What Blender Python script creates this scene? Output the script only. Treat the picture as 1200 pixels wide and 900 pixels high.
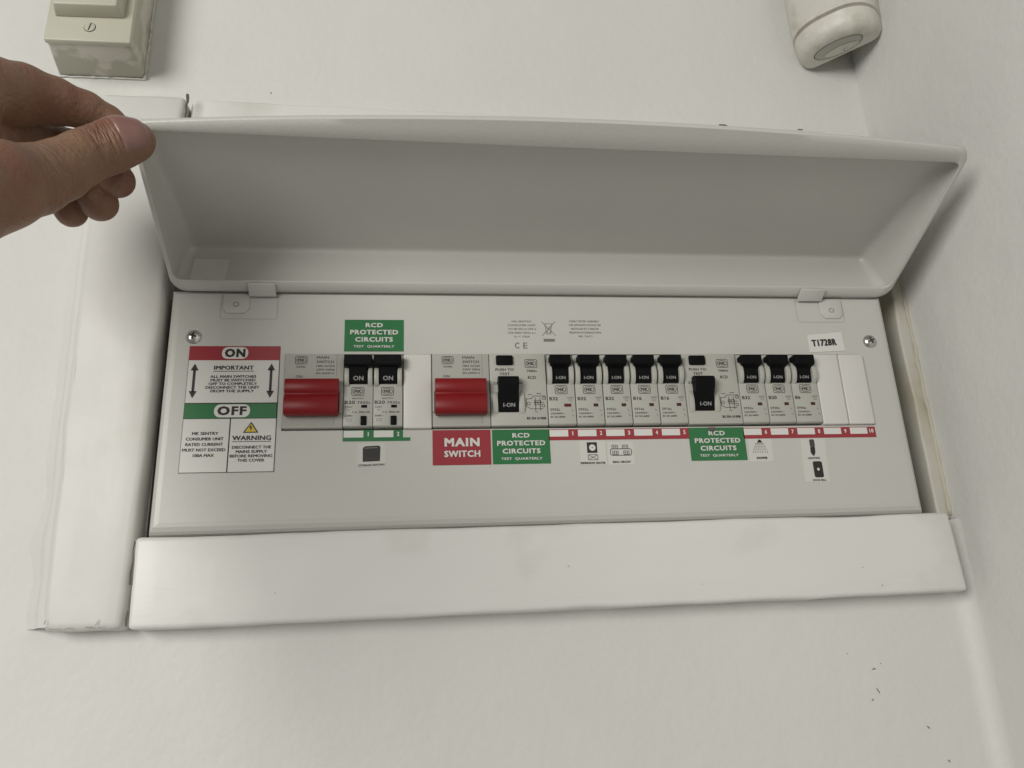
import bpy, bmesh, math, random
import numpy as np
from mathutils import Vector, noise

scene = bpy.context.scene
for o in list(bpy.data.objects):
    bpy.data.objects.remove(o)
S = 0.001                      # everything below is authored in millimetres
R = math.radians

# ------------------------------------------------------------------ camera
cam = bpy.data.cameras.new('camera')
cam_ob = bpy.data.objects.new('camera', cam)
scene.collection.objects.link(cam_ob)
cam.sensor_fit = 'HORIZONTAL'
cam.sensor_width = 36.0
cam.lens = 36.0 * 947.79 / 1200.0
cam.clip_start = 0.01
cam.clip_end = 50.0
cam_ob.location = (-108.1 * S, -481.1 * S, -177.6 * S)
cam_ob.rotation_euler = (1.8967, 0.0409, -0.1092)
scene.camera = cam_ob

# ------------------------------------------------------------------ light
world = bpy.data.worlds.new('World')
scene.world = world
world.use_nodes = True
bg = world.node_tree.nodes['Background']
bg.inputs['Color'].default_value = (0.99, 1.0, 0.965, 1)
bg.inputs['Strength'].default_value = 0.18

def area(name, loc, target, power, size, col):
    l = bpy.data.lights.new(name, 'AREA')
    l.shape = 'DISK'; l.size = size; l.energy = power; l.color = col
    o = bpy.data.objects.new(name, l)
    scene.collection.objects.link(o)
    o.location = loc
    o.rotation_euler = (Vector(target) - Vector(loc)).to_track_quat('-Z', 'Y').to_euler()
    return o
area('window_light', (-1.20, -1.66, 0.16), (-0.1, 0, 0.0), 27.5, 1.0, (1.0, 0.982, 0.93))

scene.view_settings.view_transform = 'Standard'
scene.view_settings.look = 'None'
scene.view_settings.exposure = 0.0
scene.view_settings.gamma = 1.0

# ------------------------------------------------------------------ materials
def mat(name, col, rough=0.5, metal=0.0, var=0.0, vscale=30.0, bump=0.0, bscale=400.0,
        big=0.0, bigscale=25.0, stretch=None, spec=0.5, dirt=None, dscale=20.0, dlo=0.55, dhi=0.7,
        sss=0.0, coat=0.0, rvar=0.0):
    m = bpy.data.materials.new(name); m.use_nodes = True
    nt = m.node_tree; N = nt.nodes; L = nt.links
    b = N['Principled BSDF']
    b.inputs['Roughness'].default_value = rough
    b.inputs['Metallic'].default_value = metal
    b.inputs['Specular IOR Level'].default_value = spec
    b.inputs['Coat Weight'].default_value = coat
    if sss:
        b.inputs['Subsurface Weight'].default_value = sss
        b.inputs['Subsurface Radius'].default_value = (1.0, 0.35, 0.2)
        b.inputs['Subsurface Scale'].default_value = 0.004
    tc = N.new('ShaderNodeTexCoord')
    src = tc.outputs['Object']
    if stretch:
        mp = N.new('ShaderNodeMapping'); mp.inputs['Scale'].default_value = stretch
        L.new(src, mp.inputs['Vector']); src2 = mp.outputs['Vector']
    else:
        src2 = src
    def noi(scale, detail=3.0, vec=None):
        n = N.new('ShaderNodeTexNoise'); n.inputs['Scale'].default_value = scale
        n.inputs['Detail'].default_value = detail
        L.new(vec or src2, n.inputs['Vector']); return n
    c = (*col, 1)
    if var or dirt:
        mix = N.new('ShaderNodeMix'); mix.data_type = 'RGBA'
        mix.inputs['A'].default_value = tuple(max(0, x * (1 - var)) for x in col) + (1,)
        mix.inputs['B'].default_value = tuple(min(1, x * (1 + var)) for x in col) + (1,)
        n = noi(vscale, 4.0); L.new(n.outputs['Fac'], mix.inputs['Factor'])
        out = mix.outputs['Result']
        if dirt:
            n2 = noi(dscale, 6.0, src); rp = N.new('ShaderNodeMapRange')
            rp.inputs['From Min'].default_value = dlo; rp.inputs['From Max'].default_value = dhi
            L.new(n2.outputs['Fac'], rp.inputs['Value'])
            m2 = N.new('ShaderNodeMix'); m2.data_type = 'RGBA'
            L.new(rp.outputs['Result'], m2.inputs['Factor'])
            L.new(out, m2.inputs['A']); m2.inputs['B'].default_value = (*dirt, 1)
            out = m2.outputs['Result']
        L.new(out, b.inputs['Base Color'])
    else:
        b.inputs['Base Color'].default_value = c
    if rvar:
        n = noi(vscale * 1.7, 4.0); rp = N.new('ShaderNodeMapRange')
        rp.inputs['To Min'].default_value = max(0, rough - rvar); rp.inputs['To Max'].default_value = min(1, rough + rvar)
        L.new(n.outputs['Fac'], rp.inputs['Value']); L.new(rp.outputs['Result'], b.inputs['Roughness'])
    last = None
    for amt, sc, v in ((big, bigscale, src), (bump, bscale, src2)):
        if amt:
            n = noi(sc, 3.0, v); bp = N.new('ShaderNodeBump')
            bp.inputs['Distance'].default_value = amt
            bp.inputs['Strength'].default_value = 1.0
            L.new(n.outputs['Fac'], bp.inputs['Height'])
            if last: L.new(last, bp.inputs['Normal'])
            last = bp.outputs['Normal']
    if last: L.new(last, b.inputs['Normal'])
    return m

M = {}
M['wall'] = mat('wall_emulsion', (0.665, 0.66, 0.63), 0.6, var=0.06, vscale=6, bump=0.00034, bscale=210, big=0.0026, bigscale=13, rvar=0.1)
M['timber'] = mat('painted_timber', (0.70, 0.69, 0.665), 0.42, var=0.06, vscale=11, bump=0.0006, bscale=70, big=0.0008, bigscale=22,
                  stretch=(0.25, 1, 1), dirt=(0.50, 0.48, 0.43), dscale=16, dlo=0.56, dhi=0.95, rvar=0.12)
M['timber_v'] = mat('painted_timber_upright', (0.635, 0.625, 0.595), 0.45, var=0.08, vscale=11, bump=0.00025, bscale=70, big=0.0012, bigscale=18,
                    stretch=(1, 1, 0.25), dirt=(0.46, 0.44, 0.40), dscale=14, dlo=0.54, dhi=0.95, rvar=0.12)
M['panel'] = mat('powder_coat_grey', (0.525, 0.517, 0.483), 0.38, var=0.025, vscale=12, bump=0.00006, bscale=900, rvar=0.06)
M['lid'] = mat('powder_coat_lid', (0.54, 0.533, 0.50), 0.36, var=0.03, vscale=12, bump=0.00016, bscale=650, rvar=0.05)
M['reflection'] = mat('painted_reflection', (0.64, 0.63, 0.59), 0.3, var=0.08, vscale=90, bump=0.0002, bscale=200)  # paler than the lid: a reflection put into the colour
M['pressed'] = mat('powder_coat_pressed_edge', (0.40, 0.39, 0.35), 0.4)
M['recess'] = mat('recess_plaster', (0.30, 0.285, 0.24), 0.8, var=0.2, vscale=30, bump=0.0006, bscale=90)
M['strip'] = mat('old_cream_paint', (0.50, 0.485, 0.43), 0.5, var=0.1, vscale=18, bump=0.0004, bscale=60, dirt=(0.40, 0.36, 0.27), dscale=22, dlo=0.5, dhi=0.75)
M['caulk'] = mat('old_caulk', (0.47, 0.44, 0.36), 0.6, var=0.15, vscale=40, bump=0.0005, bscale=120)
M['dirt'] = mat('dirt', (0.10, 0.09, 0.08), 0.8)
M['crack'] = mat('crack_shadowed_filler', (0.10, 0.09, 0.075), 0.9)
M['chip'] = mat('chipped_paint', (0.28, 0.26, 0.22), 0.8)
M['grey'] = mat('breaker_grey_plastic', (0.425, 0.42, 0.38), 0.42, var=0.02, vscale=60, bump=0.00003, bscale=1500)
M['grey2'] = mat('switch_grey_plastic', (0.395, 0.39, 0.355), 0.42, var=0.02, vscale=60, bump=0.00003, bscale=1500)
M['white'] = mat('white_plastic', (0.62, 0.605, 0.575), 0.35, var=0.015, vscale=40)
M['black'] = mat('black_plastic', (0.0045, 0.0045, 0.005), 0.5, spec=0.10, bump=0.00003, bscale=1200)
M['red'] = mat('red_plastic', (0.205, 0.007, 0.009), 0.40, spec=0.35, var=0.06, vscale=50, bump=0.00003, bscale=900)
M['st_white'] = mat('sticker_white', (0.66, 0.65, 0.62), 0.32, var=0.015, vscale=40)
M['st_clear'] = mat('sticker_clear', (0.59, 0.58, 0.545), 0.25, var=0.02, vscale=60)
M['st_red'] = mat('sticker_red', (0.30, 0.029, 0.040), 0.35, var=0.03, vscale=50)
M['st_green'] = mat('sticker_green', (0.022, 0.155, 0.050), 0.35, var=0.03, vscale=50)
M['st_yellow'] = mat('sticker_yellow', (0.62, 0.46, 0.03), 0.35)
M['ink'] = mat('black_ink', (0.018, 0.017, 0.016), 0.5)
M['ink_grey'] = mat('grey_ink', (0.050, 0.048, 0.043), 0.55)
M['ink_light'] = mat('faint_grey_ink', (0.17, 0.165, 0.15), 0.55)
M['ink_white'] = mat('white_ink', (0.62, 0.61, 0.58), 0.5)
M['ink_tog'] = mat('worn_white_ink', (0.29, 0.29, 0.29), 0.5)
M['win'] = mat('indicator_brown', (0.045, 0.008, 0.008), 0.3)
M['win_red'] = mat('indicator_red', (0.10, 0.008, 0.008), 0.3)
M['chrome'] = mat('zinc_screw', (0.62, 0.61, 0.58), 0.28, metal=1.0, var=0.1, vscale=300, bump=0.00008, bscale=700)
M['ivory'] = mat('ivory_plastic', (0.50, 0.49, 0.40), 0.4, var=0.03, vscale=30, bump=0.00006, bscale=300)
M['ivory_paint'] = mat('ivory_plastic_paint_smeared', (0.43, 0.42, 0.335), 0.45, var=0.05, vscale=40, bump=0.0003, bscale=140,
                       dirt=(0.60, 0.57, 0.50), dscale=45, dlo=0.47, dhi=0.56)
M['cream'] = mat('cream_painted_plastic', (0.60, 0.58, 0.52), 0.40, var=0.07, vscale=45, bump=0.0005, bscale=160, big=0.001, bigscale=60, dirt=(0.40, 0.375, 0.31), dscale=38, dlo=0.53, dhi=0.75)
M['lens'] = mat('sensor_window', (0.42, 0.415, 0.37), 0.4, var=0.03, vscale=60)
M['skin'] = mat('skin', (0.225, 0.125, 0.075), 0.50, var=0.20, vscale=55, bump=0.0007, bscale=420, big=0.0006, bigscale=120,
                dirt=(0.19, 0.082, 0.052), dscale=30, dlo=0.45, dhi=0.65, sss=0.12)
M['nail'] = mat('nail', (0.235, 0.122, 0.105), 0.30, var=0.08, vscale=200, bump=0.0001, bscale=300, sss=0.1)

# transverse creases of the skin over the thumb and index joints
def joint_creases(m, joints):
    nt = m.node_tree; N = nt.nodes; L = nt.links; b = N['Principled BSDF']
    prev = b.inputs['Normal'].links[0].from_socket
    tc = N.new('ShaderNodeTexCoord')
    for centre, axis, radius in joints:
        ax = Vector(axis).normalized()
        sub = N.new('ShaderNodeVectorMath'); sub.operation = 'SUBTRACT'; sub.inputs[1].default_value = [c * S for c in centre]
        L.new(tc.outputs['Object'], sub.inputs[0])
        dot = N.new('ShaderNodeVectorMath'); dot.operation = 'DOT_PRODUCT'; dot.inputs[1].default_value = ax
        L.new(sub.outputs[0], dot.inputs[0])
        ln = N.new('ShaderNodeVectorMath'); ln.operation = 'LENGTH'; L.new(sub.outputs[0], ln.inputs[0])
        sc = N.new('ShaderNodeVectorMath'); sc.operation = 'SCALE'; sc.inputs['Scale'].default_value = 75; L.new(sub.outputs[0], sc.inputs[0])
        mul = N.new('ShaderNodeMath'); mul.operation = 'MULTIPLY'; mul.inputs[1].default_value = 420; L.new(dot.outputs['Value'], mul.inputs[0])
        vs = N.new('ShaderNodeVectorMath'); vs.operation = 'SCALE'; vs.inputs[0].default_value = ax; L.new(mul.outputs[0], vs.inputs['Scale'])
        ad = N.new('ShaderNodeVectorMath'); ad.operation = 'ADD'; L.new(vs.outputs[0], ad.inputs[0]); L.new(sc.outputs[0], ad.inputs[1])
        n = N.new('ShaderNodeTexNoise'); n.inputs['Scale'].default_value = 1.0; n.inputs['Detail'].default_value = 2.5; L.new(ad.outputs[0], n.inputs['Vector'])
        mr = N.new('ShaderNodeMapRange'); mr.inputs['From Min'].default_value = radius * S; mr.inputs['From Max'].default_value = radius * S * .45
        L.new(ln.outputs['Value'], mr.inputs['Value'])
        bp = N.new('ShaderNodeBump'); bp.inputs['Distance'].default_value = 0.0032
        L.new(mr.outputs['Result'], bp.inputs['Strength']); L.new(n.outputs['Fac'], bp.inputs['Height']); L.new(prev, bp.inputs['Normal'])
        prev = bp.outputs['Normal']
    L.new(prev, b.inputs['Normal'])
joint_creases(M['skin'], [((-264.6, -124, 70.3), (14.1, 4, 8.8), 17), ((-316, -120, 108), (22, 16, 12), 20), ((-283, -145, 40), (9, 12, 20), 24)])

# ------------------------------------------------------------------ helpers
def link(o, parent=None):
    scene.collection.objects.link(o)
    if parent is not None: o.parent = parent
    return o
def empty(name, label, cat, group=None):
    o = bpy.data.objects.new(name, None); o.empty_display_size = 0.02
    link(o); tag(o, label, cat, group); return o
def tag(o, label=None, cat=None, group=None, kind=None):
    if label: o['label'] = label
    if cat: o['category'] = cat
    if group: o['group'] = group
    if kind: o['kind'] = kind
    return o

TXT = {}
def glyphs(s, bold=0.0):
    key = (s, bold)
    if key in TXT: return TXT[key]
    cu = bpy.data.curves.new('t', 'FONT'); cu.body = s; cu.size = 1.0; cu.resolution_u = 2
    cu.fill_mode = 'FRONT'; cu.dimensions = '2D'; cu.space_character = 1.0 + bold * 7
    ob = bpy.data.objects.new('t', cu)
    me = ob.to_mesh()
    vs = [(v.co.x, v.co.y) for v in me.vertices]; fs = [tuple(p.vertices) for p in me.polygons]
    ob.to_mesh_clear(); bpy.data.objects.remove(ob); bpy.data.curves.remove(cu)
    TXT[key] = (vs, fs); return TXT[key]

def rrect(x0, x1, z0, z1, r, n=4):
    pts = []
    for cx, cz, a0 in ((x1 - r, z1 - r, 0), (x0 + r, z1 - r, 90), (x0 + r, z0 + r, 180), (x1 - r, z0 + r, 270)):
        for k in range(n + 1):
            a = R(a0 + 90 * k / n); pts.append((cx + r * math.cos(a), cz + r * math.sin(a)))
    return pts

class MB:
    def __init__(self): self.v = []; self.f = []; self.m = []; self.mats = []
    def mi(self, m):
        if m not in self.mats: self.mats.append(m)
        return self.mats.index(m)
    def add(self, vs, fs, m):
        b = len(self.v); k = self.mi(m)
        self.v += [tuple(p) for p in vs]
        for f in fs: self.f.append(tuple(b + i for i in f)); self.m.append(k)
    def poly(self, pts, m): self.add(pts, [tuple(range(len(pts)))], m)
    def flat(self, pts2, y, m): self.poly([(x, y, z) for x, z in pts2], m)
    def rect(self, x0, x1, z0, z1, y, m): self.flat([(x0, z0), (x1, z0), (x1, z1), (x0, z1)], y, m)
    def ring(self, outer, inner, y, m):
        n = len(outer); vs = [(x, y, z) for x, z in outer] + [(x, y, z) for x, z in inner]
        self.add(vs, [(i, (i + 1) % n, n + (i + 1) % n, n + i) for i in range(n)], m)
    def rring(self, x0, x1, z0, z1, r, w, y, m):
        self.ring(rrect(x0, x1, z0, z1, r), rrect(x0 + w, x1 - w, z0 + w, z1 - w, max(r - w, .05)), y, m)
    def seg(self, x0, z0, x1, z1, w, y, m):
        d = Vector((x1 - x0, z1 - z0)); d.normalize(); p = Vector((-d.y, d.x)) * w / 2
        self.flat([(x0 - p.x, z0 - p.y), (x1 - p.x, z1 - p.y), (x1 + p.x, z1 + p.y), (x0 + p.x, z0 + p.y)], y, m)
    def box(self, x0, x1, y0, y1, z0, z1, m):
        vs = [(x, y, z) for z in (z0, z1) for y in (y0, y1) for x in (x0, x1)]
        self.add(vs, [(0, 2, 3, 1), (4, 5, 7, 6), (0, 1, 5, 4), (2, 6, 7, 3), (0, 4, 6, 2), (1, 3, 7, 5)], m)
    def prism(self, pts2, y0, y1, m):           # outline in x,z; y0 = front
        n = len(pts2); vs = [(x, y0, z) for x, z in pts2] + [(x, y1, z) for x, z in pts2]
        self.add(vs, [tuple(range(n)), tuple(range(2 * n - 1, n - 1, -1))] +
                 [(i, n + i, n + (i + 1) % n, (i + 1) % n) for i in range(n)], m)
    def sweep(self, prof, x0, x1, m):           # outline in y,z swept along x
        n = len(prof); vs = [(x0, y, z) for y, z in prof] + [(x1, y, z) for y, z in prof]
        self.add(vs, [tuple(range(n)), tuple(range(2 * n - 1, n - 1, -1))] +
                 [(i, n + i, n + (i + 1) % n, (i + 1) % n) for i in range(n)], m)
    def text(self, s, cx, cz, w, h, y, m, bold=0.0, align='C', rot=0.0):
        vs, fs = glyphs(s, bold)
        if not vs: return
        xs = [v[0] for v in vs]; zs = [v[1] for v in vs]
        x0, x1, z0, z1 = min(xs), max(xs), min(zs), max(zs)
        bw = h * (0.03 + bold * 1.7)                      # stroke added all round
        sx = (w - 2 * bw) / max(x1 - x0, 1e-6); sz = (h - 1.4 * bw) / max(z1 - z0, 1e-6)
        ca, sa = math.cos(rot), math.sin(rot)
        offs = [(-1, -.5), (1, -.5), (-1, .5), (1, .5)] if bold < .01 else [(-1, -.7), (1, -.7), (-1, .7), (1, .7), (0, -.7), (0, .7), (-1, 0), (1, 0)]
        for q, (ox, oz) in enumerate(offs):
            out = []
            for a, b in vs:
                px = (a - (x0 + x1) / 2) * sx + ox * bw; pz = (b - (z0 + z1) / 2) * sz + oz * bw
                if align == 'L': px += w / 2
                out.append((cx + px * ca - pz * sa, y - .012 * q, cz + px * sa + pz * ca))
            self.add(out, fs, m)
    def build(self, name, parent=None, bevel=0.0, segs=2, smooth=40, wob=0.0, wscale=25.0, recalc=False):
        me = bpy.data.meshes.new(name)
        me.from_pydata([(x * S, y * S, z * S) for x, y, z in self.v], [], self.f)
        for m in self.mats: me.materials.append(M[m])
        me.polygons.foreach_set('material_index', self.m)
        if bevel or wob or recalc:
            bm = bmesh.new(); bm.from_mesh(me)
            if bevel:
                bmesh.ops.remove_doubles(bm, verts=bm.verts, dist=1e-6)
                bmesh.ops.recalc_face_normals(bm, faces=bm.faces)
                ed = [e for e in bm.edges if len(e.link_faces) == 2 and e.calc_face_angle(0) > R(25)]
                bmesh.ops.bevel(bm, geom=ed, offset=bevel * S, segments=segs, profile=0.5, affect='EDGES', clamp_overlap=True)
            if recalc: bmesh.ops.recalc_face_normals(bm, faces=bm.faces)
            if wob:
                for v in bm.verts:
                    v.co += noise.noise_vector(v.co * 1000 / wscale) * wob * S
            bm.to_mesh(me); bm.free()
        me.shade_smooth() if hasattr(me, 'shade_smooth') else None
        me.set_sharp_from_angle(angle=R(smooth))
        o = bpy.data.objects.new(name, me)
        return link(o, parent)

def board(name, quad, y0, y1, m, parent, r=2.5, wob=0.5, step=14.0):
    """painted board: quad = four x,z corners (BL, BR, TR, TL), subdivided, rounded and slightly uneven"""
    BL, BR, TR, TL = [Vector(q) for q in quad]
    nx = max(2, int((BR - BL).length / step)); nz = max(2, int((TL - BL).length / step))
    bm = bmesh.new(); g = []
    for j in range(nz + 1):
        row = []
        for i in range(nx + 1):
            a = BL.lerp(BR, i / nx); b = TL.lerp(TR, i / nx); p = a.lerp(b, j / nz)
            row.append(bm.verts.new((p.x * S, y0 * S, p.y * S)))
        g.append(row)
    fs = [bm.faces.new((g[j][i], g[j][i + 1], g[j + 1][i + 1], g[j + 1][i])) for j in range(nz) for i in range(nx)]
    ext = bmesh.ops.extrude_face_region(bm, geom=fs)
    for e in ext['geom']:
        if isinstance(e, bmesh.types.BMVert): e.co.y = y1 * S
    bmesh.ops.recalc_face_normals(bm, faces=bm.faces)
    ed = [e for e in bm.edges if len(e.link_faces) == 2 and e.calc_face_angle(0) > R(40)]
    bmesh.ops.bevel(bm, geom=ed, offset=r * S, segments=4, profile=0.5, affect='EDGES', clamp_overlap=True)
    for v in bm.verts:
        v.co += noise.noise_vector(v.co * 1000 / 40.0) * wob * S + noise.noise_vector(v.co * 1000 / 9.0) * wob * 0.35 * S
    me = bpy.data.meshes.new(name); bm.to_mesh(me); bm.free()
    me.materials.append(M[m]); me.shade_smooth(); me.set_sharp_from_angle(angle=R(50))
    o = bpy.data.objects.new(name, me); return link(o, parent)

# ------------------------------------------------------------------ setting: two walls with the recess
WY = 18.0          # plaster face of the back wall
XC = 241.0         # the right-hand wall
mb = MB()
HX0, HX1, HZ0, HZ1 = -266.5, XC, -112.0, 186.0
xs = [-2200, HX0, HX1]; zs = [-1600, HZ0, HZ1, 1800]
mb.rect(-2200, HX0, -1600, 1800, WY, 'wall')
mb.rect(HX0, HX1, -1600, HZ0, WY, 'wall')
mb.rect(HX0, HX1, HZ1, 1800, WY, 'wall')
wall = mb.build('wall'); tag(wall, kind='structure')
mb = MB()
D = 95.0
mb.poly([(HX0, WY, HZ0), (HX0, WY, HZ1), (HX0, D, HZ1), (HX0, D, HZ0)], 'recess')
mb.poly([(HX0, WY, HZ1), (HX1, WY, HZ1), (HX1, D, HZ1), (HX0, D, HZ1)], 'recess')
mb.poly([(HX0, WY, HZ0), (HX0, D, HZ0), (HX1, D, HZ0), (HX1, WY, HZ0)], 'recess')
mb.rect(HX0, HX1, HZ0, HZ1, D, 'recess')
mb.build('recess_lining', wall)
mb = MB()
mb.poly([(XC, WY + 80, -1600), (XC, -1600, -1600), (XC, -1600, 1800), (XC, WY + 80, 1800)], 'wall')
wall_r = mb.build('wall_right'); tag(wall_r, kind='structure')

# soft filled internal corner between the two walls
mb = MB(); n = 12; rr = 11.0
for z0, z1 in ((-1600, -104),):
    for k in range(n):
        a0, a1 = R(90 * k / n), R(90 * (k + 1) / n)
        p0 = (XC - rr + rr * math.sin(a0), WY - rr + rr * math.cos(a0)); p1 = (XC - rr + rr * math.sin(a1), WY - rr + rr * math.cos(a1))
        mb.poly([(p0[0], p0[1], z0), (p1[0], p1[1], z0), (p1[0], p1[1], z1), (p0[0], p0[1], z1)], 'wall')
mb.build('corner_fillet', wall, smooth=60)

# small dirt flecks on the plaster under the rail
random.seed(5); mb = MB()
def fleck(x, z, l, a, w=0.5, y=WY - 0.25, m='dirt'):
    ca, sa = math.cos(a), math.sin(a); pts = []
    for k in range(8):
        t = 2 * math.pi * k / 8; px = l / 2 * math.cos(t) * random.uniform(.7, 1.2); pz = w * math.sin(t) * random.uniform(.6, 1.3)
        pts.append((x + px * ca - pz * sa, z + px * sa + pz * ca))
    mb.flat(pts, y, m)
for x, z, l, a in ((169.5, -193.5, 2.6, .1), (170, -206, 4.0, -1.1), (165.5, -211, 1.6, .4), (198, -228, 3.0, -.7), (207, -247, 2.0, -.9),
                   (154, -184, 1.0, .2), (174.5, -190.5, 1.0, .5), (-212, 214, 1.6, 1.2)):
    fleck(x, z, l, a, w=min(.34, l * .24))
tag(mb.build('dirt_flecks', wall), kind='stuff')

# ------------------------------------------------------------------ painted timber surround
fr = empty('timber_surround', 'white painted timber surround with cracked joints framing the recessed consumer unit', 'frame')
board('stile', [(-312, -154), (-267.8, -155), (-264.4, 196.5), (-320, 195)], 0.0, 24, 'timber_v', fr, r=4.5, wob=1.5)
board('bottom_rail', [(-265.2, -155), (229.0, -150.0), (227.5, -101.8), (-266.4, -104.6)], -1.6, 24, 'timber', fr, r=2.8, wob=0.9)
board('top_rail', [(-263.0, 178), (237, 172), (236, 191.0), (-263.5, 200.0)], 8.5, 26, 'timber', fr, r=2.5, wob=0.5)
board('side_strip', [(231.8, -103), (244, -103), (244, 172), (231.6, 172)], 16.4, 40, 'strip', fr, r=1.6, wob=0.9, step=9)
# plaster feathered against the outer edge of the stile
mb = MB(); N_ = 40
for k in range(N_):
    z0 = -152 + 346 * k / N_; z1 = -152 + 346 * (k + 1) / N_
    e0 = 10 + 5 * noise.noise((0, 0, z0 / 30)); e1 = 10 + 5 * noise.noise((0, 0, z1 / 30))
    xl0 = -311.5 - 8 * (z0 + 152) / 346; xl1 = -311.5 - 8 * (z1 + 152) / 346
    pr0 = [(xl0 + 3, 1.2), (xl0 - e0 * .35, 5.5), (xl0 - e0 * .8, 13), (xl0 - e0 * 1.5, WY + .5)]
    pr1 = [(xl1 + 3, 1.2), (xl1 - e1 * .35, 5.5), (xl1 - e1 * .8, 13), (xl1 - e1 * 1.5, WY + .5)]
    for i in range(3):
        mb.poly([(*pr0[i], z0), (*pr1[i], z1), (*pr1[i + 1], z1), (*pr0[i + 1], z0)], 'wall')
mb.build('feathered_filler', fr, bevel=0, smooth=60, recalc=True)
# wobbly bead of old caulk between the strip and the side wall
def tube(mb, pts, rad, m, n=8):
    base = []
    for i, p in enumerate(pts):
        a = Vector(pts[max(i - 1, 0)]); b = Vector(pts[min(i + 1, len(pts) - 1)]); d = (b - a).normalized()
        u = d.cross(Vector((0, 1, 0.01))).normalized(); w = d.cross(u)
        r = rad[i] if isinstance(rad, list) else rad
        base.append([tuple(Vector(p) + (u * math.cos(2 * math.pi * k / n) + w * math.sin(2 * math.pi * k / n)) * r) for k in range(n)])
    vs = [v for ring in base for v in ring]; fs = []
    for i in range(len(pts) - 1):
        for k in range(n):
            fs.append((i * n + k, i * n + (k + 1) % n, (i + 1) * n + (k + 1) % n, (i + 1) * n + k))
    fs += [tuple(range(n))[::-1], tuple((len(pts) - 1) * n + k for k in range(n))]
    mb.add(vs, fs, m)
mb = MB(); pts = []; rad = []
for k in range(60):
    z = -101 + 270 * k / 59
    pts.append((XC - .6 + 1.0 * noise.noise((1, 2, z / 14)), 16.0 + 1.2 * noise.noise((5, 2, z / 11)), z)); rad.append(1.5 + 1.3 * noise.noise((9, 1, z / 9)))
tube(mb, pts, rad, 'caulk')
mb.build('caulk_bead', fr, smooth=80, recalc=True)
# cracked paint: dark split at the mitre of stile and top rail, drips along the lower end of the stile
def crack(pts, w, y, m='crack'):
    mb = MB(); lf = []; rt = []
    for x, z in pts:
        w0 = w * random.uniform(.5, 1.5); lf.append((x - w0, y, z)); rt.append((x + w0, y, z))
    n = len(pts); mb.add(lf + rt, [(i, i + 1, n + i + 1, n + i) for i in range(n - 1)], m)
    mb.build('paint_crack', fr)
crack([(-263.6, 196.5), (-263.2, 194), (-262.9, 190), (-263.6, 187), (-263.0, 183), (-263.4, 176)], 0.9, -0.6)
crack([(119, 193.4), (119.5, 192.9), (120, 191.6)], 2.2, 8.0); crack([(180, 191.6), (180.3, 190.7)], 2.0, 8.0)
crack([(-266.4, -107), (-266.9, -112), (-266.3, -118), (-266.8, -124), (-266.5, -131)], 0.45, -0.9)
crack([(-266.3, -145), (-266.6, -149), (-266.4, -153)], 0.4, -0.9)
random.seed(11); mb = MB()
for x, z, l, a, w in ((-309, -152.6, 5, .15, .35), (-303, -153.2, 7, .02, .25), (-296, -153.0, 4, .2, .3), (-286, -152.8, 5, .1, .4), (-281.5, -150.5, 5, 1.1, .3), (-279.8, -153.2, 3, .3, .4), (-272, -153.8, 6, .0, .2), (-308.6, -149.6, 3.0, 1.2, .3)):
    fleck(x, z, l, a, w * .8, -1.15, 'chip')
for x, z, l, a, w in ((163, -134.2, 1.1, .2, .3), (173.2, -145.2, 1.2, .5, .35), (-20, -128, 1.5, .1, .2), (-188, -138, 1.3, .4, .2), (60, -141, 1.0, 1.0, .2)):
    fleck(x, z, l, a, w * .8, -2.25, 'chip')
tag(mb.build('paint_chips', fr), kind='stuff')
# ------------------------------------------------------------------ the consumer unit
MOD = 18.0
U = lambda u: (u - 8.5) * MOD
cu = empty('consumer_unit', 'light grey metal consumer unit with raised lid, recessed in the white wall', 'fuse box')
AX0, AX1, AZ0, AZ1 = U(-2) - .4, U(19) + .3, -43.2, 6.2
PX0, PX1, PZT = -261.0, 212.6, 50.0
zb = lambda x: -104.0 + (x - PX0) / (PX1 - PX0) * 2.6

mb = MB()
IN = 6.0
def fp(x0, x1, z0a, z0b, z1a, z1b): mb.poly([(x0, 0, z0a), (x1, 0, z0b), (x1, 0, z1b), (x0, 0, z1a)], 'panel')
xa, xb = PX0 + IN, PX1 - IN
fp(xa, AX0, zb(xa) + 7, zb(AX0) + 7, PZT - IN, PZT - IN)
fp(AX1, xb, zb(AX1) + 7, zb(xb) + 7, PZT - IN, PZT - IN)
fp(AX0, AX1, zb(AX0) + 7, zb(AX1) + 7, AZ0, AZ0)
fp(AX0, AX1, AZ1, AZ1, PZT - IN, PZT - IN)
rings = []
for ins, insb, y in ((IN, 7.0, 0), (3.2, 4.6, .35), (1.3, 2.2, 1.7), (.3, .7, 3.6), (0, 0, 6.5), (0, 0, 60)):
    rings.append([(PX0 + ins, y, zb(PX0) + insb), (PX1 - ins, y, zb(PX1) + insb), (PX1 - ins, y, PZT - ins), (PX0 + ins, y, PZT - ins)])
for a, b in zip(rings, rings[1:]):
    for i in range(4): mb.poly([a[i], b[i], b[(i + 1) % 4], a[(i + 1) % 4]], 'panel')
ap = [(AX0, AZ0), (AX1, AZ0), (AX1, AZ1), (AX0, AZ1)]
for i in range(4):
    (x0, z0), (x1, z1) = ap[i], ap[(i + 1) % 4]
    mb.poly([(x0, 0, z0), (x1, 0, z1), (x1, 2.2, z1), (x0, 2.2, z0)], 'panel')
mb.build('front_panel', cu, smooth=35, recalc=False)
mb = MB()       # steel tray behind the aperture
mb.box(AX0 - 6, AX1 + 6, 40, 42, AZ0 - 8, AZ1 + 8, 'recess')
mb.box(AX0 - 6, AX1 + 6, 30, 33, -30, 5, 'chrome')
mb.build('mounting_rail', cu)

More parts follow.
